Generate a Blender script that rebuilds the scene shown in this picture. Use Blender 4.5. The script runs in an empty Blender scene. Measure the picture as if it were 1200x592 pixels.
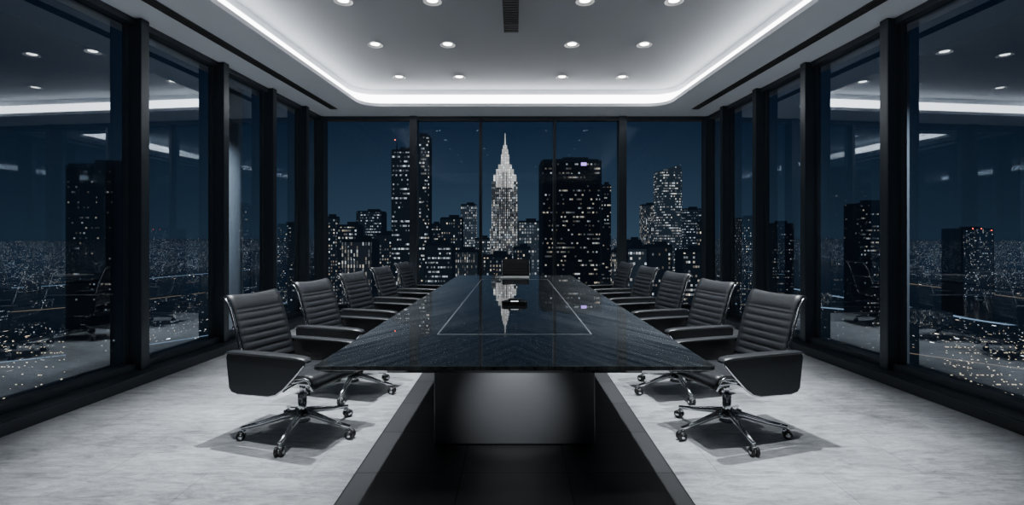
import bpy, bmesh, math, random
from mathutils import Vector, Matrix
random.seed(7)
sc = bpy.context.scene
COL = sc.collection

# ------------------------------------------------------------ materials
def new_mat(name):
    m = bpy.data.materials.new(name); m.use_nodes = True
    nt = m.node_tree; nt.nodes.clear()
    out = nt.nodes.new('ShaderNodeOutputMaterial')
    return m, nt, out
def N(nt, t, **kw):
    n = nt.nodes.new(t)
    for k, v in kw.items(): setattr(n, k, v)
    return n
def M(nt, op, a, b=None, c=None):
    n = nt.nodes.new('ShaderNodeMath'); n.operation = op
    for i, v in enumerate((a, b, c)):
        if v is None: continue
        if isinstance(v, (int, float)): n.inputs[i].default_value = v
        else: nt.links.new(v, n.inputs[i])
    return n.outputs[0]
def pbr(name, col, rough=.5, metal=0., noise=0., nscale=20, bump=0., spec=.5, coat=0.):
    m, nt, out = new_mat(name)
    b = N(nt, 'ShaderNodeBsdfPrincipled')
    b.inputs['Base Color'].default_value = (*col, 1)
    b.inputs['Roughness'].default_value = rough
    b.inputs['Metallic'].default_value = metal
    b.inputs['Specular IOR Level'].default_value = spec
    b.inputs['Coat Weight'].default_value = coat
    nt.links.new(b.outputs[0], out.inputs[0])
    tc = N(nt, 'ShaderNodeTexCoord')
    nz = N(nt, 'ShaderNodeTexNoise'); nz.inputs['Scale'].default_value = nscale; nz.inputs['Detail'].default_value = 4
    nt.links.new(tc.outputs['Object'], nz.inputs['Vector'])
    mx = N(nt, 'ShaderNodeMixRGB'); mx.inputs[1].default_value = (*[c*(1-noise) for c in col], 1)
    mx.inputs[2].default_value = (*[min(1, c*(1+noise)) for c in col], 1)
    nt.links.new(nz.outputs[0], mx.inputs[0]); nt.links.new(mx.outputs[0], b.inputs['Base Color'])
    if bump:
        bp = N(nt, 'ShaderNodeBump'); bp.inputs['Strength'].default_value = bump; bp.inputs['Distance'].default_value = .002
        nt.links.new(nz.outputs[0], bp.inputs['Height']); nt.links.new(bp.outputs[0], b.inputs['Normal'])
    return m
def nosample(m):
    try: m.cycles.emission_sampling = 'NONE'
    except Exception: pass
    return m
def emis(name, col, s):
    m, nt, out = new_mat(name)
    e = N(nt, 'ShaderNodeEmission'); e.inputs[0].default_value = (*col, 1); e.inputs[1].default_value = s
    nt.links.new(e.outputs[0], out.inputs[0]); return m

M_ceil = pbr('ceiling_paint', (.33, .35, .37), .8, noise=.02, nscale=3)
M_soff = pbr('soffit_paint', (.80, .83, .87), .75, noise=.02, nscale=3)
M_frame = pbr('dark_anodised_aluminium', (.035, .045, .056), .35, .4, noise=.1, nscale=8)
M_curb = pbr('dark_sill', (.03, .035, .042), .4, .3, noise=.1)
M_black = pbr('black_plastic', (.012, .012, .013), .4, noise=.1)
M_leather = pbr('black_leather', (.013, .015, .018), .40, noise=.3, nscale=90, bump=.2, spec=.6)
M_chrome = pbr('polished_aluminium', (.66, .68, .70), .16, 1., noise=.03)
M_slot = pbr('vent_black', (.01, .01, .01), .6)
M_slat = pbr('vent_slat', (.08, .08, .085), .5)
M_wall = pbr('grey_wall_panel', (.06, .065, .075), .6, noise=.08, nscale=2)
M_line = pbr('inlay_metal', (.36, .38, .41), .4, .5)
M_paper = pbr('white_paper', (.8, .8, .8), .6)
M_trim = pbr('downlight_trim', (.6, .6, .6), .4)
M_cove = emis('cove_led', (.98, .98, 1), 12.)
M_down = nosample(emis('downlight_lens', (1, .98, .95), 14.))
M_led = nosample(emis('status_led', (.8, .9, 1), 3.))
M_conc = pbr('pale_concrete', (.42, .45, .48), .7, noise=.1, nscale=2)

def floor_mat():
    m, nt, out = new_mat('grey_travertine')
    b = N(nt, 'ShaderNodeBsdfPrincipled'); nt.links.new(b.outputs[0], out.inputs[0])
    g = N(nt, 'ShaderNodeNewGeometry')
    def noise(sx, sy, scale, det, rough, dist):
        mp = N(nt, 'ShaderNodeMapping'); mp.inputs['Scale'].default_value = (sx, sy, 1)
        nt.links.new(g.outputs['Position'], mp.inputs['Vector'])
        n = N(nt, 'ShaderNodeTexNoise'); n.inputs['Scale'].default_value = scale; n.inputs['Detail'].default_value = det
        n.inputs['Roughness'].default_value = rough; n.inputs['Distortion'].default_value = dist
        nt.links.new(mp.outputs[0], n.inputs['Vector']); return n.outputs[0]
    n1 = noise(1.3, 5, 3.2, 12, .85, .8)
    n2 = noise(1, 1, 1.6, 5, .5, 0)
    n3 = noise(4, 16, 3.0, 6, .8, .5)
    br = N(nt, 'ShaderNodeTexBrick'); br.inputs['Scale'].default_value = 1
    br.inputs['Brick Width'].default_value = 1.2; br.inputs['Row Height'].default_value = .6
    br.inputs['Mortar Size'].default_value = .003; br.inputs['Mortar Smooth'].default_value = .3
    br.inputs['Color1'].default_value = (1, 1, 1, 1); br.inputs['Color2'].default_value = (.84, .84, .84, 1); br.inputs['Mortar'].default_value = (.48, .48, .48, 1)
    nt.links.new(g.outputs['Position'], br.inputs['Vector'])
    s = M(nt, 'ADD', M(nt, 'ADD', M(nt, 'MULTIPLY', n1, .55), M(nt, 'MULTIPLY', n2, .25)), M(nt, 'MULTIPLY', n3, .2))
    cr = N(nt, 'ShaderNodeValToRGB')
    cr.color_ramp.elements[0].position = .40; cr.color_ramp.elements[0].color = (.13, .137, .145, 1)
    cr.color_ramp.elements[1].position = .59; cr.color_ramp.elements[1].color = (.53, .55, .57, 1)
    nt.links.new(s, cr.inputs[0])
    mx = N(nt, 'ShaderNodeMixRGB'); mx.blend_type = 'MULTIPLY'; mx.inputs[0].default_value = 1
    nt.links.new(cr.outputs[0], mx.inputs[1]); nt.links.new(br.outputs[0], mx.inputs[2])
    nt.links.new(mx.outputs[0], b.inputs['Base Color'])
    b.inputs['Roughness'].default_value = .28
    bp = N(nt, 'ShaderNodeBump'); bp.inputs['Strength'].default_value = .18; bp.inputs['Distance'].default_value = .004
    nt.links.new(n1, bp.inputs['Height']); nt.links.new(bp.outputs[0], b.inputs['Normal'])
    return m
def runner_mat():
    m, nt, out = new_mat('black_stone_tile')
    b = N(nt, 'ShaderNodeBsdfPrincipled'); nt.links.new(b.outputs[0], out.inputs[0])
    g = N(nt, 'ShaderNodeNewGeometry')
    mp = N(nt, 'ShaderNodeMapping'); mp.inputs['Location'].default_value = (.31, .1, 0)
    nt.links.new(g.outputs['Position'], mp.inputs['Vector'])
    br = N(nt, 'ShaderNodeTexBrick'); br.inputs['Scale'].default_value = 1; br.offset = 0
    br.inputs['Brick Width'].default_value = .62; br.inputs['Row Height'].default_value = .62
    br.inputs['Mortar Size'].default_value = .005
    br.inputs['Color1'].default_value = (.030, .031, .033, 1); br.inputs['Color2'].default_value = (.042, .043, .046, 1); br.inputs['Mortar'].default_value = (.006, .006, .006, 1)
    nt.links.new(mp.outputs[0], br.inputs['Vector']); nt.links.new(br.outputs[0], b.inputs['Base Color'])
    b.inputs['Roughness'].default_value = .5; b.inputs['Specular IOR Level'].default_value = .3
    return m
def table_mat():
    m, nt, out = new_mat('lacquered_dark_wood')
    b = N(nt, 'ShaderNodeBsdfPrincipled'); nt.links.new(b.outputs[0], out.inputs[0])
    g = N(nt, 'ShaderNodeNewGeometry'); sx = N(nt, 'ShaderNodeSeparateXYZ'); nt.links.new(g.outputs['Position'], sx.inputs[0])
    ax = M(nt, 'ABSOLUTE', sx.outputs[0])
    u = M(nt, 'ADD', M(nt, 'MULTIPLY', ax, 7.), M(nt, 'MULTIPLY', sx.outputs[1], 4.))
    v = M(nt, 'SUBTRACT', M(nt, 'MULTIPLY', sx.outputs[1], .5), M(nt, 'MULTIPLY', ax, .9))
    cx = N(nt, 'ShaderNodeCombineXYZ'); nt.links.new(u, cx.inputs[0]); nt.links.new(M(nt, 'MULTIPLY', v, .3), cx.inputs[1])
    nz = N(nt, 'ShaderNodeTexNoise'); nz.inputs['Scale'].default_value = 3.; nz.inputs['Detail'].default_value = 3; nz.inputs['Roughness'].default_value = .5; nz.inputs['Distortion'].default_value = .1
    nt.links.new(cx.outputs[0], nz.inputs['Vector'])
    cr = N(nt, 'ShaderNodeValToRGB')
    cr.color_ramp.elements[0].position = .30; cr.color_ramp.elements[0].color = (.016, .019, .022, 1)
    cr.color_ramp.elements[1].position = .72; cr.color_ramp.elements[1].color = (.085, .094, .10, 1)
    nt.links.new(nz.outputs[0], cr.inputs[0]); nt.links.new(cr.outputs[0], b.inputs['Base Color'])
    b.inputs['Roughness'].default_value = .5; b.inputs['Specular IOR Level'].default_value = .0
    b.inputs['Coat Weight'].default_value = 1.; b.inputs['Coat Roughness'].default_value = .0; b.inputs['Coat IOR'].default_value = 1.85
    return m
def ped_mat():
    m, nt, out = new_mat('brushed_gunmetal')
    b = N(nt, 'ShaderNodeBsdfPrincipled'); nt.links.new(b.outputs[0], out.inputs[0])
    g = N(nt, 'ShaderNodeNewGeometry'); mp = N(nt, 'ShaderNodeMapping'); mp.inputs['Scale'].default_value = (1, 1, 160)
    nt.links.new(g.outputs['Position'], mp.inputs['Vector'])
    nz = N(nt, 'ShaderNodeTexNoise'); nz.inputs['Scale'].default_value = 2.; nz.inputs['Detail'].default_value = 4
    nt.links.new(mp.outputs[0], nz.inputs['Vector'])
    r = M(nt, 'ADD', M(nt, 'MULTIPLY', nz.outputs[0], .12), .38); nt.links.new(r, b.inputs['Roughness'])
    b.inputs['Base Color'].default_value = (.12, .126, .135, 1); b.inputs['Metallic'].default_value = .4
    return m
def glass_mat(name, k, tint):
    m, nt, out = new_mat(name)
    t = N(nt, 'ShaderNodeBsdfTransparent'); t.inputs[0].default_value = (*tint, 1)
    gl = N(nt, 'ShaderNodeBsdfGlossy'); gl.inputs['Roughness'].default_value = 0.; gl.inputs[0].default_value = (.85, .93, 1, 1)
    fr = N(nt, 'ShaderNodeFresnel'); fr.inputs[0].default_value = 1.5
    f = M(nt, 'MINIMUM', M(nt, 'MULTIPLY', fr.outputs[0], k), 1.)
    mx = N(nt, 'ShaderNodeMixShader'); nt.links.new(f, mx.inputs[0]); nt.links.new(t.outputs[0], mx.inputs[1]); nt.links.new(gl.outputs[0], mx.inputs[2])
    nt.links.new(mx.outputs[0], out.inputs[0]); return m
def painted_haze(nt, g):  # air haze painted into the emission colour, stronger farther from the origin
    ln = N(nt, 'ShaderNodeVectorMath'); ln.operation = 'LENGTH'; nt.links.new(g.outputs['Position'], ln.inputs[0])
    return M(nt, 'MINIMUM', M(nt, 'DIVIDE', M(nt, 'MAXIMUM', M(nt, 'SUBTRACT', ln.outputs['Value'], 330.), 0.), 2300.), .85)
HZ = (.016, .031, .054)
def win_mat(name, cw, ch, prob, strength, col=(1, .80, .56), base=(.006, .009, .014), fu=.7, fv=.45, rowvar=.5, grp=4.):
    m, nt, out = new_mat(name)
    g = N(nt, 'ShaderNodeNewGeometry'); p = N(nt, 'ShaderNodeSeparateXYZ'); nt.links.new(g.outputs['Position'], p.inputs[0])
    n = N(nt, 'ShaderNodeSeparateXYZ'); nt.links.new(g.outputs['True Normal'], n.inputs[0])
    anx = M(nt, 'ABSOLUTE', n.outputs[0]); isx = M(nt, 'GREATER_THAN', anx, .5)
    u = M(nt, 'ADD', M(nt, 'MULTIPLY', p.outputs[1], isx), M(nt, 'MULTIPLY', p.outputs[0], M(nt, 'SUBTRACT', 1., isx)))
    u = M(nt, 'DIVIDE', M(nt, 'ADD', u, 5000.), cw); v = M(nt, 'DIVIDE', M(nt, 'ADD', p.outputs[2], 500.), ch)
    fu_, fv_ = M(nt, 'FLOOR', u), M(nt, 'FLOOR', v)
    oi = N(nt, 'ShaderNodeObjectInfo')
    cx = N(nt, 'ShaderNodeCombineXYZ'); nt.links.new(fu_, cx.inputs[0]); nt.links.new(fv_, cx.inputs[1]); nt.links.new(M(nt, 'MULTIPLY', oi.outputs['Random'], 100.), cx.inputs[2])
    wn = N(nt, 'ShaderNodeTexWhiteNoise'); wn.noise_dimensions = '3D'; nt.links.new(cx.outputs[0], wn.inputs['Vector'])
    cy = N(nt, 'ShaderNodeCombineXYZ'); nt.links.new(M(nt, 'FLOOR', M(nt, 'DIVIDE', u, grp)), cy.inputs[0]); nt.links.new(fv_, cy.inputs[1]); nt.links.new(M(nt, 'MULTIPLY', oi.outputs['Random'], 61.), cy.inputs[2])
    wr = N(nt, 'ShaderNodeTexWhiteNoise'); wr.noise_dimensions = '3D'; nt.links.new(cy.outputs[0], wr.inputs['Vector'])
    nz = N(nt, 'ShaderNodeTexNoise'); nz.inputs['Scale'].default_value = .06; nt.links.new(g.outputs['Position'], nz.inputs['Vector'])
    tw = M(nt, 'POWER', wr.outputs['Value'], 2.)
    thr = M(nt, 'MULTIPLY', prob, M(nt, 'ADD', 1.-rowvar, M(nt, 'MULTIPLY', tw, 3*rowvar)))
    thr = M(nt, 'MULTIPLY', thr, M(nt, 'MAXIMUM', 0., M(nt, 'MULTIPLY', M(nt, 'SUBTRACT', nz.outputs[0], .25), 4.)))
    lit = M(nt, 'LESS_THAN', wn.outputs['Value'], thr)
    mu = M(nt, 'LESS_THAN', M(nt, 'FRACT', u), fu); mv = M(nt, 'LESS_THAN', M(nt, 'FRACT', v), fv)
    vert = M(nt, 'LESS_THAN', M(nt, 'ABSOLUTE', n.outputs[2]), .5)
    msk = M(nt, 'MULTIPLY', M(nt, 'MULTIPLY', lit, vert), M(nt, 'MULTIPLY', mu, mv))
    sp = N(nt, 'ShaderNodeSeparateColor'); nt.links.new(wn.outputs['Color'], sp.inputs[0])
    br = M(nt, 'ADD', .12, M(nt, 'MULTIPLY', M(nt, 'POWER', sp.outputs[1], 3.), 1.4))
    st = M(nt, 'MULTIPLY', M(nt, 'MULTIPLY', msk, br), strength)
    mixc = N(nt, 'ShaderNodeMixRGB'); mixc.inputs[1].default_value = (*col, 1); mixc.inputs[2].default_value = (.78, .9, 1, 1)
    nt.links.new(sp.outputs[2], mixc.inputs[0])
    e = N(nt, 'ShaderNodeEmission'); nt.links.new(mixc.outputs[0], e.inputs[0]); nt.links.new(st, e.inputs[1])
    hm = N(nt, 'ShaderNodeMixRGB'); hm.inputs[1].default_value = (*base, 1); hm.inputs[2].default_value = (*HZ, 1); nt.links.new(painted_haze(nt, g), hm.inputs[0])
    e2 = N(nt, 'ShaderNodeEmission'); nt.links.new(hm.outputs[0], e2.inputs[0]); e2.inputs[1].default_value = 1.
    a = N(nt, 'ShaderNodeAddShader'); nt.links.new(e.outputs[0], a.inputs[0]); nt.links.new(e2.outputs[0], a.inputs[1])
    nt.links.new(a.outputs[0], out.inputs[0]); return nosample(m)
def ground_mat():
    m, nt, out = new_mat('city_ground_lights')
    g = N(nt, 'ShaderNodeNewGeometry')
    nz = N(nt, 'ShaderNodeTexNoise'); nz.inputs['Scale'].default_value = .005; nz.inputs['Detail'].default_value = 3
    nt.links.new(g.outputs['Position'], nz.inputs['Vector'])
    cl = M(nt, 'MULTIPLY', M(nt, 'MAXIMUM', M(nt, 'SUBTRACT', nz.outputs[0], .42), 0.), 9.)
    adds = None
    for cell, rad, st, loc in ((11., .055, 5., 0), (40., .035, 13., 300)):
        mp = N(nt, 'ShaderNodeMapping'); mp.inputs['Location'].default_value = (loc, 0, 0); mp.inputs['Scale'].default_value = (1/cell, .5/cell, 1/cell)
        nt.links.new(g.outputs['Position'], mp.inputs['Vector'])
        vo = N(nt, 'ShaderNodeTexVoronoi'); vo.voronoi_dimensions = '2D'; vo.inputs['Scale'].default_value = 1
        nt.links.new(mp.outputs[0], vo.inputs['Vector'])
        d = M(nt, 'LESS_THAN', vo.outputs['Distance'], rad)
        sp = N(nt, 'ShaderNodeSeparateColor'); nt.links.new(vo.outputs['Color'], sp.inputs[0])
        s = M(nt, 'MULTIPLY', M(nt, 'MULTIPLY', d, M(nt, 'POWER', sp.outputs[0], 2.)), M(nt, 'MULTIPLY', cl, st))
        mc = N(nt, 'ShaderNodeMixRGB'); mc.inputs[1].default_value = (1, .68, .38, 1); mc.inputs[2].default_value = (.85, .92, 1, 1)
        nt.links.new(sp.outputs[1], mc.inputs[0])
        e = N(nt, 'ShaderNodeEmission'); nt.links.new(mc.outputs[0], e.inputs[0]); nt.links.new(s, e.inputs[1])
        if adds is None: adds = e.outputs[0]
        else:
            a = N(nt, 'ShaderNodeAddShader'); nt.links.new(adds, a.inputs[0]); nt.links.new(e.outputs[0], a.inputs[1]); adds = a.outputs[0]
    hm = N(nt, 'ShaderNodeMixRGB'); hm.inputs[1].default_value = (.005, .008, .013, 1); hm.inputs[2].default_value = (.022, .036, .056, 1); nt.links.new(painted_haze(nt, g), hm.inputs[0])
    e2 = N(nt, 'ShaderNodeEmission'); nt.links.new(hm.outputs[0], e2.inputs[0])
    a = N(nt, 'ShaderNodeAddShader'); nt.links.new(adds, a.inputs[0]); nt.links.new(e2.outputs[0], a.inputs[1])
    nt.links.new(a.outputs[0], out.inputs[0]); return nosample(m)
M_floor, M_run, M_table, M_ped = floor_mat(), runner_mat(), table_mat(), ped_mat()
M_glass_b = glass_mat('window_glass_clear', .35, (.90, .94, .98))
M_glass_s = glass_mat('window_glass_tinted', 3.4, (.55, .62, .70))

# ------------------------------------------------------------ mesh helpers
def finish(bm, name, mats, smooth=False, parent=None, bevel=0., loc=None, rot=None):
    bmesh.ops.recalc_face_normals(bm, faces=bm.faces)
    me = bpy.data.meshes.new(name); bm.to_mesh(me); bm.free()
    for m in mats: me.materials.append(m)
    o = bpy.data.objects.new(name, me); COL.objects.link(o)
    if smooth:
        for p in me.polygons: p.use_smooth = True
    if bevel:
        b = o.modifiers.new('bevel', 'BEVEL'); b.width = bevel; b.segments = 2; b.limit_method = 'ANGLE'
    if parent: o.parent = parent
    if loc: o.location = loc
    if rot: o.rotation_euler = rot
    return o
def box(bm, c, s, mi=0, rz=0.):
    mt = Matrix.Translation(c) @ Matrix.Rotation(rz, 4, 'Z') @ Matrix.Diagonal((*s, 1))
    r = bmesh.ops.create_cube(bm, size=1, matrix=mt)
    for v in r['verts']:
        for f in v.link_faces: f.material_index = mi
def prism(bm, pts, z0, z1, mi=0):
    a = [bm.verts.new((x, y, z0)) for x, y in pts]; b = [bm.verts.new((x, y, z1)) for x, y in pts]
    fs = [bm.faces.new(a), bm.faces.new(b)]
    n = len(pts)
    for i in range(n): fs.append(bm.faces.new((a[i], a[(i+1) % n], b[(i+1) % n], b[i])))
    for f in fs: f.material_index = mi
def tube(bm, pts, r, mi=0, seg=8, flat=None):
    pts = [Vector(p) for p in pts]; rs = r if isinstance(r, (list, tuple)) else [r]*len(pts)
    rings = []
    for i, p in enumerate(pts):
        d = (pts[min(i+1, len(pts)-1)]-pts[max(i-1, 0)]).normalized()
        ref = Vector((0, 0, 1)) if abs(d.z) < .9 else Vector((0, 1, 0))
        a = d.cross(ref).normalized(); b = d.cross(a).normalized()
        k = flat or 1.
        rings.append([bm.verts.new(p+a*math.cos(t)*rs[i]+b*math.sin(t)*rs[i]*k) for t in [2*math.pi*j/seg for j in range(seg)]])
    fs = []
    for q in range(len(rings)-1):
        for j in range(seg):
            fs.append(bm.faces.new((rings[q][j], rings[q][(j+1) % seg], rings[q+1][(j+1) % seg], rings[q+1][j])))
    fs.append(bm.faces.new(rings[0])); fs.append(bm.faces.new(rings[-1]))
    for f in fs: f.material_index = mi; f.smooth = True

# ------------------------------------------------------------ room
YB = 9.1; YF = -3.0; ZC = 3.48; ZU = 3.80
def W(y): return 4.05-.065*y
ang = math.atan(.065)
bm = bmesh.new(); e = .3
prism(bm, [(-W(YF)-e, YF-.1), (W(YF)+e, YF-.1), (W(YB)+e, YB+e), (-W(YB)-e, YB+e)], -.25, 0)
finish(bm, 'floor', [M_floor])
bm = bmesh.new(); prism(bm, [(-.94, YF+.02), (.94, YF+.02), (.93, YB-.3), (-.93, YB-.3)], 0.0, .004)
finish(bm, 'floor_runner', [M_run])
bm = bmesh.new(); prism(bm, [(-W(YF)-e, YF-.15), (W(YF)+e, YF-.15), (W(YF)+e, YF), (-W(YF)-e, YF)], 0, 3.95)
finish(bm, 'wall_rear', [M_wall])
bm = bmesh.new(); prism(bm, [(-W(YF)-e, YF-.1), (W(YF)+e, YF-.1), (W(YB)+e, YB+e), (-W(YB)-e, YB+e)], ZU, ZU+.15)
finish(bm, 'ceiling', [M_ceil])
def loop(off, y0, y1, r, seg=10):
    pts = []
    cs = [(W(y0)-off, y0), (W(y1)-off, y1), (-W(y1)+off, y1), (-W(y0)+off, y0)]
    for i, (x, y) in enumerate(cs):
        p = Vector((x, y)); a = (Vector(cs[i-1])-p).normalized(); b = (Vector(cs[(i+1) % 4])-p).normalized()
        P0 = p+a*r; P2 = p+b*r
        for k in range(seg+1):
            t = k/seg; q = P0*(1-t)**2+p*2*t*(1-t)+P2*t*t; pts.append((q.x, q.y))
    return pts
inner = loop(1.05, -1.6, 8.3, .34)
cave = loop(1.05-.2, -1.8, 8.5, .42)
def holed(name, outer, hole, z0, z1, mat):
    cu = bpy.data.curves.new(name+'_c', 'CURVE'); cu.dimensions = '2D'; cu.fill_mode = 'BOTH'; cu.extrude = (z1-z0)/2
    for lp in (outer, hole):
        s = cu.splines.new('POLY'); s.points.add(len(lp)-1); s.use_cyclic_u = True
        for i, p in enumerate(lp): s.points[i].co = (p[0], p[1], 0, 1)
    tmp = bpy.data.objects.new(name+'_tmp', cu); COL.objects.link(tmp)
    dg = bpy.context.evaluated_depsgraph_get(); dg.update()
    me = bpy.data.meshes.new_from_object(tmp.evaluated_get(dg)); bpy.data.objects.remove(tmp)
    me.transform(Matrix.Translation((0, 0, (z0+z1)/2)))
    me.materials.clear(); me.materials.append(mat)
    o = bpy.data.objects.new(name, me); COL.objects.link(o); return o
outer = [(-W(YF)-e, YF), (W(YF)+e, YF), (W(YB)+e, YB+e), (-W(YB)-e, YB+e)]
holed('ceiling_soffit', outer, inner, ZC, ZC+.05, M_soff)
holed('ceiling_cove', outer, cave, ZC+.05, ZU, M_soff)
bm = bmesh.new()
st = [p for p in loop(1.05-.19, -1.79, 8.49, .42)]
zl0, zl1 = ZC+.07, ZC+.235
n = len(st)
a = [bm.verts.new((x, y, zl0)) for x, y in st]; b = [bm.verts.new((x, y, zl1)) for x, y in st]
for i in range(n):
    j = (i+1) % n
    if st[i][1] < -1 and st[j][1] < -1: continue
    bm.faces.new((a[i], a[j], b[j], b[i]))
for v in list(bm.verts):
    if not v.link_faces: bm.verts.remove(v)
o = finish(bm, 'cove_light_strip', [M_cove])
sm = o.modifiers.new('thick', 'SOLIDIFY'); sm.thickness = .006; sm.offset = 0
for s in (-1, 1):
    bm = bmesh.new()
    y0, y1 = -1.5, 8.45; ym = (y0+y1)/2; L = y1-y0
    box(bm, (s*(W(ym)-.52), ym, ZC-.004), (.11, L, .006), 0, s*ang)
    for k in (-.055, -.02, .02, .055): box(bm, (s*(W(ym)-.52)+k, ym, ZC-.008), (.007, L, .008), 1, s*ang)
    nn = int(L/.6)
    for i in range(nn+1):
        y = y0+L*i/nn; box(bm, (s*(W(y)-.52), y, ZC-.008), (.11, .012, .008), 1, s*ang)
    finish(bm, 'linear_air_diffuser', [M_slot, M_slat])
bm = bmesh.new()
box(bm, (-.04, 4.0, ZU-.006), (.17, 4.1, .014), 0)
for i in range(68): box(bm, (-.04, 1.98+i*.06, ZU-.016), (.15, .016, .01), 1)
box(bm, (-.04, 4.45, ZU-.02), (.17, .1, .02), 1); box(bm, (-.04, 5.8, ZU-.02), (.17, .02, .02), 1)
finish(bm, 'ceiling_air_vent', [M_slot, M_slat])

# windows
def side_window(name, s):
    bm = bmesh.new()
    x0, x1 = s*W(YF), s*W(YB)
    vs = [bm.verts.new(p) for p in ((x0, YF, .1), (x1, YB, .1), (x1, YB, ZC), (x0, YF, ZC))]
    f = bm.faces.new(vs); f.material_index = 1
    for y in (-2.3, -.7, .9, 2.5, 4.95, 6.2, 7.3, 8.3):
        box(bm, (s*(W(y)-.06), y, ZC/2+.04), (.20, .075, ZC-.09), 0, s*ang)
        box(bm, (s*(W(y)-.15), y, ZC/2+.04), (.016, .10, ZC-.09), 0, s*ang)
        box(bm, (s*(W(y)-.012), y, ZC/2+.04), (.03, .15, ZC-.09), 0, s*ang)
    box(bm, (s*(W(3.75)-.004), 3.72, ZC/2+.04), (.014, .014, ZC-.09), 0, s*ang)
    L = (YB-YF)/math.cos(ang); ym = (YB+YF)/2
    box(bm, (s*(W(ym)-.02), ym, ZC-.03), (.12, L, .06), 0, s*ang)
    box(bm, (s*(W(ym)-.03), ym, .13), (.14, L, .07), 0, s*ang)
    return finish(bm, name, [M_frame, M_glass_s])
side_window('window_1', -1); side_window('window_3', 1)
bm = bmesh.new(); xb = W(YB)
f = bm.faces.new([bm.verts.new(p) for p in ((-xb, YB, .1), (xb, YB, .1), (xb, YB, ZC), (-xb, YB, ZC))]); f.material_index = 1
def pxx(x, d): return (x-603)/600*d
for x, w, d in ((486, .13, .2), (563.5, .05, .12), (649.5, .05, .12), (728, .13, .2)):
    box(bm, (pxx(x, YB), YB-.04, ZC/2+.05), (w, d, ZC-.1), 0)
for s in (-1, 1): box(bm, (s*(xb-.03), YB-.03, ZC/2), (.16, .22, ZC-.01), 0)
box(bm, (0, YB-.03, ZC-.035), (2*xb, .14, .07), 0); box(bm, (0, YB-.03, .13), (2*xb, .14, .07), 0)
finish(bm, 'window_2', [M_frame, M_glass_b])
for s, nm in ((-1, 'left'), (1, 'right')):
    bm = bmesh.new(); L = (YB-YF)/math.cos(ang); ym = (YB+YF)/2
    box(bm, (s*(W(ym)-.12), ym, .05), (.32, L, .098), 0, s*ang)
    box(bm, (s*(W(ym)-.285), ym, .088), (.012, L, .012), 1, s*ang)
    finish(bm, 'baseboard_'+nm, [M_curb, M_frame])
bm = bmesh.new(); box(bm, (0, YB-.1, .05), (2*xb, .3, .098)); finish(bm, 'baseboard_back', [M_curb])

# downlights
rows = (0.3, 1.55, 2.8, 4.0, 5.23, 6.43, 7.76)
for y in rows:
    for x in (-1.75, -.84, .72, 1.63):
        bm = bmesh.new()
        bmesh.ops.create_cone(bm, cap_ends=False, segments=24, radius1=.095, radius2=.07, depth=.02, matrix=Matrix.Translation((0, 0, 0)))
        r = bmesh.ops.create_circle(bm, cap_ends=True, segments=24, radius=.055, matrix=Matrix.Translation((0, 0, .004)))
        for v in r['verts']:
            for f in v.link_faces:
                if len(f.verts) > 4: f.material_index = 1
        o = finish(bm, 'downlight', [M_trim, M_down], loc=(x, y, ZU-.012))
        outerx = abs(x) > 1.2
        ld = bpy.data.lights.new('downlight_lamp', 'SPOT')
        ld.energy = {0.3: 50, 1.55: 130, 2.8: 460, 4.0: 1100}.get(y, 780) if outerx else 30
        ld.spot_size = math.radians(56); ld.spot_blend = .95; ld.shadow_soft_size = .025; ld.color = (.93, .965, 1)
        lo = bpy.data.objects.new('downlight_lamp', ld); COL.objects.link(lo); lo.parent = o; lo.location = (0, 0, -.03)

# ------------------------------------------------------------ table
tab = bpy.data.objects.new('conference_table', None); COL.objects.link(tab)
Y0, Y1, H0, H1, ZT = 2.53, 8.2, .995, .905, .75
def chamf(h0, h1, y0, y1, c):
    return [(-h0+c, y0), (h0-c, y0), (h0, y0+c), (h1, y1-c), (h1-c, y1), (-h1+c, y1), (-h1, y1-c), (-h0, y0+c)]
bm = bmesh.new()
top = chamf(H0, H1, Y0, Y1, .012); low = chamf(H0-.05, H1-.05, Y0+.06, Y1-.06, .012)
A = [bm.verts.new((x, y, ZT)) for x, y in top]; B = [bm.verts.new((x, y, ZT-.022)) for x, y in top]; C = [bm.verts.new((x, y, ZT-.05)) for x, y in low]
bm.faces.new(A); bm.faces.new(C)
for i in range(8):
    j = (i+1) % 8
    bm.faces.new((A[i], A[j], B[j], B[i])); bm.faces.new((B[i], B[j], C[j], C[i]))
finish(bm, 'table_top', [M_table], parent=tab, bevel=.003)
bm = bmesh.new()
prism(bm, [(-.53, 3.37), (.53, 3.37), (.50, 7.5), (-.50, 7.5)], .02, ZT-.05)
finish(bm, 'pedestal', [M_ped], parent=tab, bevel=.006)
bm = bmesh.new()
prism(bm, [(-.51, 3.39), (.51, 3.39), (.48, 7.48), (-.48, 7.48)], .004, .02)
finish(bm, 'plinth', [M_black], parent=tab)
bm = bmesh.new(); zl = ZT+.001
box(bm, (0, 3.33, zl), (1.0, .012, .002)); box(bm, (0, 7.4, zl), (.96, .02, .002))
for s in (-1, 1): box(bm, (s*.49, 5.365, zl), (.008, 4.07, .002), 0, s*.005)
finish(bm, 'inlay_line', [M_line], parent=tab)
bm = bmesh.new(); box(bm, (0, 2.72, .69), (.16, .05, .02)); finish(bm, 'added_lamp_housing', [M_black], parent=tab)  # added housing for the made-up spot that lights the pedestal
ld = bpy.data.lights.new('added_pedestal_light', 'SPOT'); ld.energy = 46.; ld.color = (.95, .97, 1); ld.spot_size = math.radians(62); ld.spot_blend = 1.; ld.shadow_soft_size = .03  # added spot, put in to give the pedestal front its glow
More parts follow.
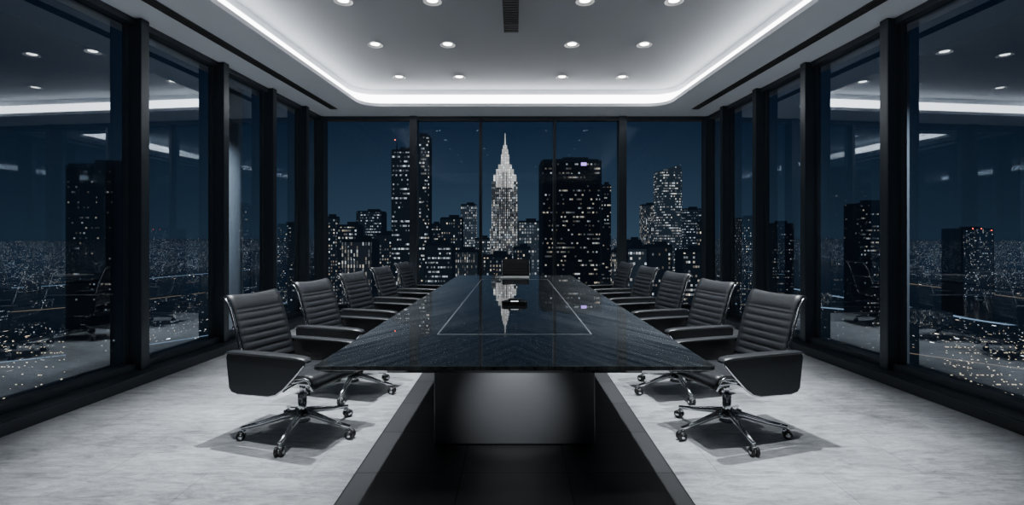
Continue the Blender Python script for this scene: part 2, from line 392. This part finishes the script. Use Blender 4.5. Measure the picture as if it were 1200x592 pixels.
lo = bpy.data.objects.new('added_pedestal_light', ld); COL.objects.link(lo); lo.parent = tab; lo.location = (0, 2.72, .672)
lo.rotation_euler = (Vector((0, 3.37, .33))-Vector((0, 2.72, .672))).to_track_quat('-Z', 'Y').to_euler()

bm = bmesh.new()
prism(bm, [(-.10, -.06), (.10, -.06), (.12, 0), (.08, .09), (-.08, .09), (-.12, 0)], 0, .035)
prism(bm, [(-.05, -.04), (.05, -.04), (.06, .05), (-.06, .05)], .035, .055)
box(bm, (0, -.045, .037), (.07, .012, .004), 1)
finish(bm, 'conference_phone', [M_black, M_led], bevel=.006, loc=(0, 4.75, ZT))
bm = bmesh.new(); box(bm, (0, 0, .004), (.42, .28, .006)); box(bm, (.02, .01, .009), (.40, .27, .004))
finish(bm, 'paper_sheets', [M_paper], loc=(0, 7.75, ZT))

# ------------------------------------------------------------ chair
def chair_mesh():
    bm = bmesh.new()
    ctrl = [(.275, .385), (.262, .43), (.22, .458), (.10, .452), (-.05, .442), (-.18, .438), (-.255, .462), (-.292, .53), (-.322, .64), (-.362, .77), (-.405, .89), (-.44, .95), (-.472, .962)]
    P = [Vector(c) for c in ctrl]
    pts = []
    for i in range(len(P)-1):
        p0, p1, p2, p3 = P[max(i-1, 0)], P[i], P[i+1], P[min(i+2, len(P)-1)]
        for k in range(10):
            t = k/10
            pts.append(.5*((2*p1)+(-p0+p2)*t+(2*p0-5*p1+4*p2-p3)*t*t+(-p0+3*p1-3*p2+p3)*t**3))
    pts.append(P[-1])
    S = [0]
    for i in range(1, len(pts)): S.append(S[-1]+(pts[i]-pts[i-1]).length)
    L = S[-1]; K = 132; prof = []
    for k in range(K+1):
        s = L*k/K; i = max(j for j in range(len(S)) if S[j] <= s+1e-9); i = min(i, len(pts)-2)
        t = (s-S[i])/max(1e-6, S[i+1]-S[i]); prof.append((pts[i].lerp(pts[i+1], t), s))
    hw = .226; NX = 10; pitch = L/22
    F, R = [], []
    for k, (p, s) in enumerate(prof):
        a = prof[max(k-1, 0)][0]; b = prof[min(k+1, K)][0]; d = (b-a).normalized()
        nrm = Vector((d.y, -d.x))
        puff = abs(math.sin(math.pi*s/pitch))**.5
        end = min(1, min(s, L-s)/.02)
        head = 1. if s < L-.13 else 1.7
        if s > L-.13: puff = abs(math.sin(math.pi*(s-(L-.13))/.13))**.5
        fr, rr = [], []
        for i in range(NX+1):
            u = i/NX*2-1; edge = (1-abs(u)**8)
            tf = (.007+.006*head*puff*edge)*max(.2, end); tr = (.005+.004*puff*edge)*max(.3, end)
            x = u*hw; c = .016*(u*u) if p.y > .5 else .008*(u*u)
            q = p+nrm*c
            f_ = q+nrm*tf; r_ = q-nrm*tr
            fr.append(bm.verts.new((x, f_.x, f_.y))); rr.append(bm.verts.new((x, r_.x, r_.y)))
        F.append(fr); R.append(rr)
    fs = []
    for k in range(K):
        for i in range(NX):
            fs.append(bm.faces.new((F[k][i], F[k][i+1], F[k+1][i+1], F[k+1][i])))
            fs.append(bm.faces.new((R[k][i], R[k+1][i], R[k+1][i+1], R[k][i+1])))
        fs.append(bm.faces.new((F[k][0], F[k+1][0], R[k+1][0], R[k][0]))); fs.append(bm.faces.new((F[k][NX], R[k][NX], R[k+1][NX], F[k+1][NX])))
    for k in (0, K):
        for i in range(NX): fs.append(bm.faces.new((F[k][i], R[k][i], R[k][i+1], F[k][i+1])))
    for f in fs: f.smooth = True
    for s in (-1, 1):
        tube(bm, [(s*.234, p.x, p.y) for p, _ in prof[::4]], .009, 1)
    tube(bm, [(-.235, -.375, .76), (0, -.40, .755), (.235, -.375, .76)], .011, 1)
    tube(bm, [(-.235, .12, .43), (0, .12, .40), (.235, .12, .43)], .013, 1)
    tube(bm, [(-.235, -.12, .425), (0, -.12, .395), (.235, -.12, .425)], .013, 1)
    side = [(-.36, .60), (-.37, .575), (-.345, .37), (-.325, .345), (-.28, .335), (-.02, .342), (.04, .358), (.10, .40), (.20, .50), (.262, .565), (.268, .588), (.24, .600)]
    for s in (-1, 1):
        xa, xb_ = s*.284, s*.298
        a = [bm.verts.new((xa, y, z)) for y, z in side]; b = [bm.verts.new((xb_, y, z)) for y, z in side]
        bm.faces.new(a); bm.faces.new(b)
        for i in range(len(side)): j = (i+1) % len(side); bm.faces.new((a[i], a[j], b[j], b[i]))
        sec = [(-.018, -.004), (-.022, .004), (-.018, .010), (0, .013), (.045, .012), (.056, .006), (.050, -.003), (0, -.007)]
        ys = [(-.385, .6, -.012), (-.36, .9, 0), (-.1, 1, .002), (.1, 1, .001), (.20, 1, -.001), (.26, .9, -.006), (.285, .55, -.018)]
        rings = [[bm.verts.new((s*(.285-px*k*1.15), y, .602+dz+pz*k)) for px, pz in sec] for y, k, dz in ys]
        for q in range(len(rings)-1):
            for j in range(8):
                f = bm.faces.new((rings[q][j], rings[q][(j+1) % 8], rings[q+1][(j+1) % 8], rings[q+1][j])); f.smooth = True
        bm.faces.new(rings[0]); bm.faces.new(rings[-1])
        tube(bm, [(s*.29, y, z) for y, z in side[4:11]], .008, 1)
        tube(bm, [(s*.276, .10, .42), (s*.268, .06, .39), (s*.2, .03, .382), (s*.06, 0, .375)], .011, 1)
        tube(bm, [(s*.235, -.325, .58), (s*.288, -.33, .58)], .012, 1)
    box(bm, (0, 0, .385), (.13, .24, .04), 2); box(bm, (0, .02, .36), (.08, .14, .03), 1)
    tube(bm, [(.05, .02, .375), (.2, .05, .372), (.25, .06, .365)], .006, 1)
    tube(bm, [(0, 0, .37), (0, 0, .27)], .02, 1, 16); tube(bm, [(0, 0, .275), (0, 0, .09)], .03, 1, 16)
    tube(bm, [(0, 0, .15), (0, 0, .085)], [.045, .055], 1, 16)
    for k in range(5):
        a = 2*math.pi*k/5+.35; c, s_ = math.cos(a), math.sin(a)
        tube(bm, [(c*.02, s_*.02, .150), (c*.12, s_*.12, .132), (c*.26, s_*.26, .100), (c*.385, s_*.385, .080)], [.028, .022, .017, .013], 1, 8)
        px, py = c*.375, s_*.375
        tube(bm, [(px, py, .08), (px, py, .05)], .009, 1)
        qx, qy = px+c*.012, py+s_*.012; tx, ty = -s_, c
        for w in (-1, 1):
            p1 = (qx+tx*w*.007, qy+ty*w*.007, .029); p2 = (qx+tx*w*.026, qy+ty*w*.026, .029)
            tube(bm, [p1, p2], .029, 2, 16)
        tube(bm, [(qx-tx*.028, qy-ty*.028, .029), (qx+tx*.028, qy+ty*.028, .029)], .016, 1, 10)
        box(bm, (px, py, .056), (.034, .03, .01), 1, a)
    bmesh.ops.recalc_face_normals(bm, faces=bm.faces)
    me = bpy.data.meshes.new('office_chair'); bm.to_mesh(me); bm.free()
    for m in (M_leather, M_chrome, M_black): me.materials.append(m)
    return me
CH = chair_mesh()
def chair(x, y, rz):
    o = bpy.data.objects.new('office_chair', CH); COL.objects.link(o); o.location = (x, y, 0); o.rotation_euler = (0, 0, rz)
    return o
for (ax, y, th) in ((1.50, 3.62, 18), (1.45, 4.60, 17), (1.40, 5.6, 16), (1.35, 6.65, 14), (1.29, 7.7, 12)):
    chair(-ax, y, -math.radians(90+th)); chair(ax, y, math.radians(90+th))
chair(.02, 8.5, math.pi)

# ------------------------------------------------------------ exterior
GZ = -110.
bm = bmesh.new()
f = bm.faces.new([bm.verts.new(p) for p in ((-9000, -3000, GZ), (9000, -3000, GZ), (9000, 14000, GZ), (-9000, 14000, GZ))])
finish(bm, 'city_ground', [ground_mat()])
for x, y in ((-4.45, 8.1), (4.35, 5.85)):
    bm = bmesh.new()
    tube(bm, [(0, 0, -8), (0, 0, 4.2)], .13, 0, 24); o = finish(bm, 'facade_column', [M_conc], loc=(x, y, 0))
    s = 1 if x > 0 else -1
    ld = bpy.data.lights.new('added_column_light', 'SPOT'); ld.energy = 260; ld.spot_size = math.radians(50); ld.spot_blend = 1; ld.shadow_soft_size = .05; ld.color = (.8, .9, 1)  # added spot to brighten the column, which room light leaves dark
    lo = bpy.data.objects.new('added_column_light', ld); COL.objects.link(lo); lo.parent = o; lo.location = (s*.3, -1.6, 3.6)
    lo.rotation_euler = (Vector((0, 0, 1.6))-Vector((s*.3, -1.6, 3.6))).to_track_quat('-Z', 'Y').to_euler()
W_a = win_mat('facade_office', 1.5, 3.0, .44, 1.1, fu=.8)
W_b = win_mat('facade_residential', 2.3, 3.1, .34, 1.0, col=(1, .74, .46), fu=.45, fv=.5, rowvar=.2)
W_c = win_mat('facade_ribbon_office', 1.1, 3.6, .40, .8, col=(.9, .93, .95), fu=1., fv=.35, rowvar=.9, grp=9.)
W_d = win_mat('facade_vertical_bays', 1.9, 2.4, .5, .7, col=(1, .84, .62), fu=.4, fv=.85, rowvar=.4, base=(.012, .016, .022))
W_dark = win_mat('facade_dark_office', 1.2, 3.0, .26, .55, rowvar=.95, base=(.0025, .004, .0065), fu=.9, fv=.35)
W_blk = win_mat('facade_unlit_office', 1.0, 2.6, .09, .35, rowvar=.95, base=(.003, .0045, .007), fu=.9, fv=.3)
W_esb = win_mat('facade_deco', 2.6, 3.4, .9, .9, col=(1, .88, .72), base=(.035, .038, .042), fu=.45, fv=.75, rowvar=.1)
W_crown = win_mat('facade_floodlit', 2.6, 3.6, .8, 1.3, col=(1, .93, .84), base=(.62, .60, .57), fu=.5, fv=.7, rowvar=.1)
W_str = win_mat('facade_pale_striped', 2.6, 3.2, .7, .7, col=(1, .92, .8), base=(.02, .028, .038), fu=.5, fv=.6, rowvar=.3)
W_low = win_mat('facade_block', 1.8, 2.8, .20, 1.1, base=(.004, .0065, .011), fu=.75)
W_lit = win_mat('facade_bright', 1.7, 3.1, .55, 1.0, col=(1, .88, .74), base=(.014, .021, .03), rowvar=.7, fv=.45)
M_red = nosample(emis('beacon_red', (1, .05, .03), 12.))
M_sign = nosample(emis('sign_violet', (.5, .3, 1), 2.5))
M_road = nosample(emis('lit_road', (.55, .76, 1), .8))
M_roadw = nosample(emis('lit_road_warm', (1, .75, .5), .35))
M_lamp = nosample(emis('street_lamp_glow', (1, .78, .5), 2.6))
def X(px, D): return (px-603)/600*D
def Z(py, D): return 1.4+(275-py)/600*D
M_roof = nosample(emis('dark_roof', (.004, .0065, .011), 1.))
HERO = []
def tower(x0, x1, yt, D, mat, name='skyscraper', depth=None, extra=None, mast=None):
    bm = bmesh.new(); w = X(x1, D)-X(x0, D); depth = depth or w*.8; cx = (X(x0, D)+X(x1, D))/2; zt = Z(yt, D)
    HERO.append((cx, D+depth/2, w/2, depth/2))
    box(bm, (cx, D+depth/2, (zt+GZ)/2), (w, depth, zt-GZ))
    box(bm, (cx, D+depth/2, zt+1), (w*.96, depth*.96, 2), 1)
    box(bm, (cx+w*.1, D+depth/2, zt+2), (w*.45, depth*.4, 4+w*.04), 1)
    if w*600/D > 22:
        for k in (-.5, .5): box(bm, (cx+k*w, D+depth/2, (zt+GZ)/2), (w*.03, depth*1.02, zt-GZ+2), 1)
    if extra:
        for (a, b, c) in extra:
            ww = X(b, D)-X(a, D); box(bm, ((X(a, D)+X(b, D))/2, D+depth/2, (Z(c, D)+GZ)/2), (ww, depth*.9, Z(c, D)-GZ))
    if mast: tube(bm, [(X(mast[0], D), D+depth/2, zt), (X(mast[0], D), D+depth/2, Z(mast[1], D))], [.8, .25], 1, 6)
    return finish(bm, name, [mat, M_roof])
# art deco tower: stepped shaft, floodlit crown, slim mast
D = 700; cxp = 591.5
bm = bmesh.new(); HERO.append((X(cxp, D), D+25, 30, 30))
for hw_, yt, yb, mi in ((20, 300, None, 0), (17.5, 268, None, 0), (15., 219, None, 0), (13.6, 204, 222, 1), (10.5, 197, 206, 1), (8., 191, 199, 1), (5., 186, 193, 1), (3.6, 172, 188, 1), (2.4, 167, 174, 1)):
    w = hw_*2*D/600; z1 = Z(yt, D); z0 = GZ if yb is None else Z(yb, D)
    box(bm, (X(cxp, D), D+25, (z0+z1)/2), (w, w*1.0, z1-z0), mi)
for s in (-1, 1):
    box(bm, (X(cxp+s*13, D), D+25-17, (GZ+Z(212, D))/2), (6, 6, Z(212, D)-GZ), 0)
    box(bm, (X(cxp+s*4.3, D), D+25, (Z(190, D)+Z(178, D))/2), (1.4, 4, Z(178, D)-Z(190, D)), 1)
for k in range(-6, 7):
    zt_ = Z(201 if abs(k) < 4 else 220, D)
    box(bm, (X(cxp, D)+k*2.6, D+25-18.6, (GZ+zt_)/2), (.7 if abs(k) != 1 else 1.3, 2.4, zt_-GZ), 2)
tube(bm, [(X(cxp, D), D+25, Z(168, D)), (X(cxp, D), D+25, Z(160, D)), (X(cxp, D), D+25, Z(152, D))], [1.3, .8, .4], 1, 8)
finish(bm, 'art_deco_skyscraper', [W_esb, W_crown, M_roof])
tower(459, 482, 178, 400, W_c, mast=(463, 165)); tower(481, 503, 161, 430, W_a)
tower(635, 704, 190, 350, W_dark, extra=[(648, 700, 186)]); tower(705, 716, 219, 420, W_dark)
bm = bmesh.new(); box(bm, (X(684, 350), 349.4, Z(192.5, 350)), (3.6, .5, 2.0)); finish(bm, 'rooftop_sign', [M_sign])
D = 600; bm = bmesh.new(); pts = []
x0, x1 = X(772, D), X(802, D); cx, hw_ = (x0+x1)/2, (x1-x0)/2
HERO.append((cx, D+hw_, hw_, hw_))
for k in range(20):
    t = 2*math.pi*k/20; c, s_ = math.cos(t), math.sin(t)
    pts.append((cx+hw_*math.copysign(abs(c)**.5, c), D+hw_+hw_*math.copysign(abs(s_)**.5, s_)))
prism(bm, pts, GZ, Z(200, D))
a = [bm.verts.new((x, y, Z(200, D))) for x, y in pts]; b = [bm.verts.new((cx+(x-cx)*.88, y, Z(196-4*((x-cx)/hw_), D))) for x, y in pts]
bm.faces.new(b)
for i in range(20): j = (i+1) % 20; bm.faces.new((a[i], a[j], b[j], b[i]))
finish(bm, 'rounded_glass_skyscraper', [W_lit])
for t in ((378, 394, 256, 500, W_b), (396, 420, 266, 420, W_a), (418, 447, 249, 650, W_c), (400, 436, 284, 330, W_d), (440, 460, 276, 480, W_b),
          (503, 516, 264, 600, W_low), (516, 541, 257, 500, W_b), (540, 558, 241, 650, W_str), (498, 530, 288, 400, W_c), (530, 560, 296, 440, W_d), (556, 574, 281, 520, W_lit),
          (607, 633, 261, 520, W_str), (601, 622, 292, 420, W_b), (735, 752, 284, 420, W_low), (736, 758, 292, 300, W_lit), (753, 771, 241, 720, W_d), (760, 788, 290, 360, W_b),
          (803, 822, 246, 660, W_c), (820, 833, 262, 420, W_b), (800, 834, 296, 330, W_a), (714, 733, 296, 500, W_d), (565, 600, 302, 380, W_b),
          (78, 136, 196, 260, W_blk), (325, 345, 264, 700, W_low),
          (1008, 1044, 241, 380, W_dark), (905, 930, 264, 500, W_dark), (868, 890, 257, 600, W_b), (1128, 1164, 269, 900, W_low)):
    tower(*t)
D = 560; HERO.append((X(826, D), D, 8, 8))
bm = bmesh.new(); tube(bm, [(X(826, D), D, GZ), (X(826, D), D, Z(227, D))], [3.5, .6], 0, 6); finish(bm, 'antenna_mast', [M_roof])
bm = bmesh.new()
for px, py, D in ((1140, 268, 890), (1150, 268, 890), (1162, 270, 890), (463, 164, 410), (826, 227, 555)):
    bmesh.ops.create_icosphere(bm, subdivisions=1, radius=D/600*.6, matrix=Matrix.Translation((X(px, D), D, Z(py, D))))
finish(bm, 'aviation_beacons', [M_red])
def ribbon(bm, pts, w, z, mi):
    P = [Vector(p) for p in pts]; Q = []
    for i in range(len(P)-1):
        p0, p1, p2, p3 = P[max(i-1, 0)], P[i], P[i+1], P[min(i+2, len(P)-1)]
        for k in range(8):
            t = k/8; Q.append(.5*((2*p1)+(-p0+p2)*t+(2*p0-5*p1+4*p2-p3)*t*t+(-p0+3*p1-3*p2+p3)*t**3))
    Q.append(P[-1]); prev = None
    for i, q in enumerate(Q):
        d = (Q[min(i+1, len(Q)-1)]-Q[max(i-1, 0)]).normalized(); nn = Vector((-d.y, d.x))*w/2
        v = (bm.verts.new((q.x+nn.x, q.y+nn.y, z)), bm.verts.new((q.x-nn.x, q.y-nn.y, z)))
        if prev: f = bm.faces.new((prev[0], prev[1], v[1], v[0])); f.material_index = mi
        prev = v
    return Q
M_water = pbr('river_water', (.014, .026, .042), .12, 0, noise=.2, nscale=.05)
RIV = []
bm = bmesh.new()
for pts, w in (([(1500, 300), (1000, 480), (770, 640), (720, 860), (800, 1300), (1200, 2200)], 260), ([(-1900, 700), (-1200, 760), (-820, 950), (-640, 1500), (-700, 2600)], 320)):
    RIV.append((ribbon(bm, pts, w, GZ+.6, 0), w))
finish(bm, 'river', [M_water])
bm = bmesh.new()
for pts, w, mi in (([(560, 1200), (575, 900), (600, 760), (600, 640), (680, 500), (860, 360)], 11, 0), ([(900, 1300), (880, 900), (930, 700), (1200, 540)], 9, 1),
                   ([(560, 330), (440, 400), (330, 520), (240, 640)], 4, 1), ([(520, 700), (480, 760), (400, 820)], 14, 0),
                   ([(-1300, 560), (-950, 620), (-660, 800), (-470, 1400)], 8, 1), ([(-560, 380), (-420, 460), (-320, 600), (-280, 900)], 3, 0), ([(-1900, 900), (-1300, 960), (-1000, 1100), (-830, 1600)], 10, 0)):
    Q = ribbon(bm, pts, w, GZ+1.2, mi); RIV.append((Q, 36))
finish(bm, 'shore_road', [M_road, M_roadw])
bm = bmesh.new()
for k in range(420):
    s = -1 if k % 3 == 0 else 1
    y = random.uniform(320, 520); x = s*random.uniform(.84, 1.04)*y
    if random.random() < .5: y = round(y/24)*24; x = s*random.uniform(.84, 1.04)*y
    z = GZ+6; r = random.uniform(.18, .40)
    box(bm, (x, y, z), (r*2, r*2, r*1.4), 0); box(bm, (x, y, GZ+3), (.25, .25, 6), 1)
finish(bm, 'street_lamps', [M_lamp, M_roof])
bm = bmesh.new(); cnt = 0; tries = 0
while cnt < 4300 and tries < 26000:
    tries += 1
    y = 170+random.random()**1.5*3800
    x = random.uniform(-1.3, 1.3)*(y+150)
    if abs(x) < 70 and y < 330: continue
    x = round(x/30)*30+random.uniform(-3, 3); y = round(y/34)*34+random.uniform(-3, 3)
    central = abs(x/y) < .42
    if not central and y < 900 and random.random() < .5: continue
    if 300 < y < 560 and .74 < abs(x/y) < 1.1: continue
    if any(abs(x-hx)-hw2 < 13 and abs(y-hy)-hd2 < 14 for hx, hy, hw2, hd2 in HERO): continue
    if any((q.x-x)**2+(q.y-y)**2 < (w/2+22)**2 for Q, w in RIV for q in Q): continue
    h = random.uniform(5, 18)
    if central and y > 350: h = random.uniform(25, 78)
    elif random.random() < .05: h *= 2.
    if y > 1600: h = random.uniform(12, 60) if not central else random.uniform(20, 85)
    w, d = random.uniform(12, 22), random.uniform(14, 25); mi = random.choice((0, 0, 1, 2, 3))
    box(bm, (x, y, GZ+h/2), (w, d, h), mi)
    if h > 40 and random.random() < .5: box(bm, (x, y, GZ+h+4), (w*.55, d*.55, 8), mi)
    cnt += 1
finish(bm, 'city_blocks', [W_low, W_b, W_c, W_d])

# ------------------------------------------------------------ world
w = bpy.data.worlds.new('night_sky'); sc.world = w; w.use_nodes = True; nt = w.node_tree; nt.nodes.clear()
o = nt.nodes.new('ShaderNodeOutputWorld'); bg = nt.nodes.new('ShaderNodeBackground'); nt.links.new(bg.outputs[0], o.inputs[0])
tc = nt.nodes.new('ShaderNodeTexCoord'); sp = nt.nodes.new('ShaderNodeSeparateXYZ'); nt.links.new(tc.outputs['Generated'], sp.inputs[0])
cr = nt.nodes.new('ShaderNodeValToRGB'); nt.links.new(sp.outputs[2], cr.inputs[0])
els = cr.color_ramp.elements
els[0].position = 0.; els[0].color = (.032, .060, .095, 1)
els[1].position = .6; els[1].color = (.003, .007, .014, 1)
q = els.new(.2); q.color = (.0078, .020, .043, 1)
nt.links.new(cr.outputs[0], bg.inputs[0])
nt.links.new(M(nt, 'ADD', .36, M(nt, 'MULTIPLY', M(nt, 'POWER', M(nt, 'MAXIMUM', sp.outputs[1], 0.), 3.), .69)), bg.inputs[1])

# ------------------------------------------------------------ camera
cd = bpy.data.cameras.new('camera'); cam = bpy.data.objects.new('camera', cd); COL.objects.link(cam)
cam.location = (0, 0, 1.4); cam.rotation_euler = (math.pi/2, 0, 0)
cd.sensor_width = 36; cd.lens = 18; cd.shift_x = -3/1200; cd.shift_y = -21/1200
cd.clip_start = .05; cd.clip_end = 20000
sc.camera = cam
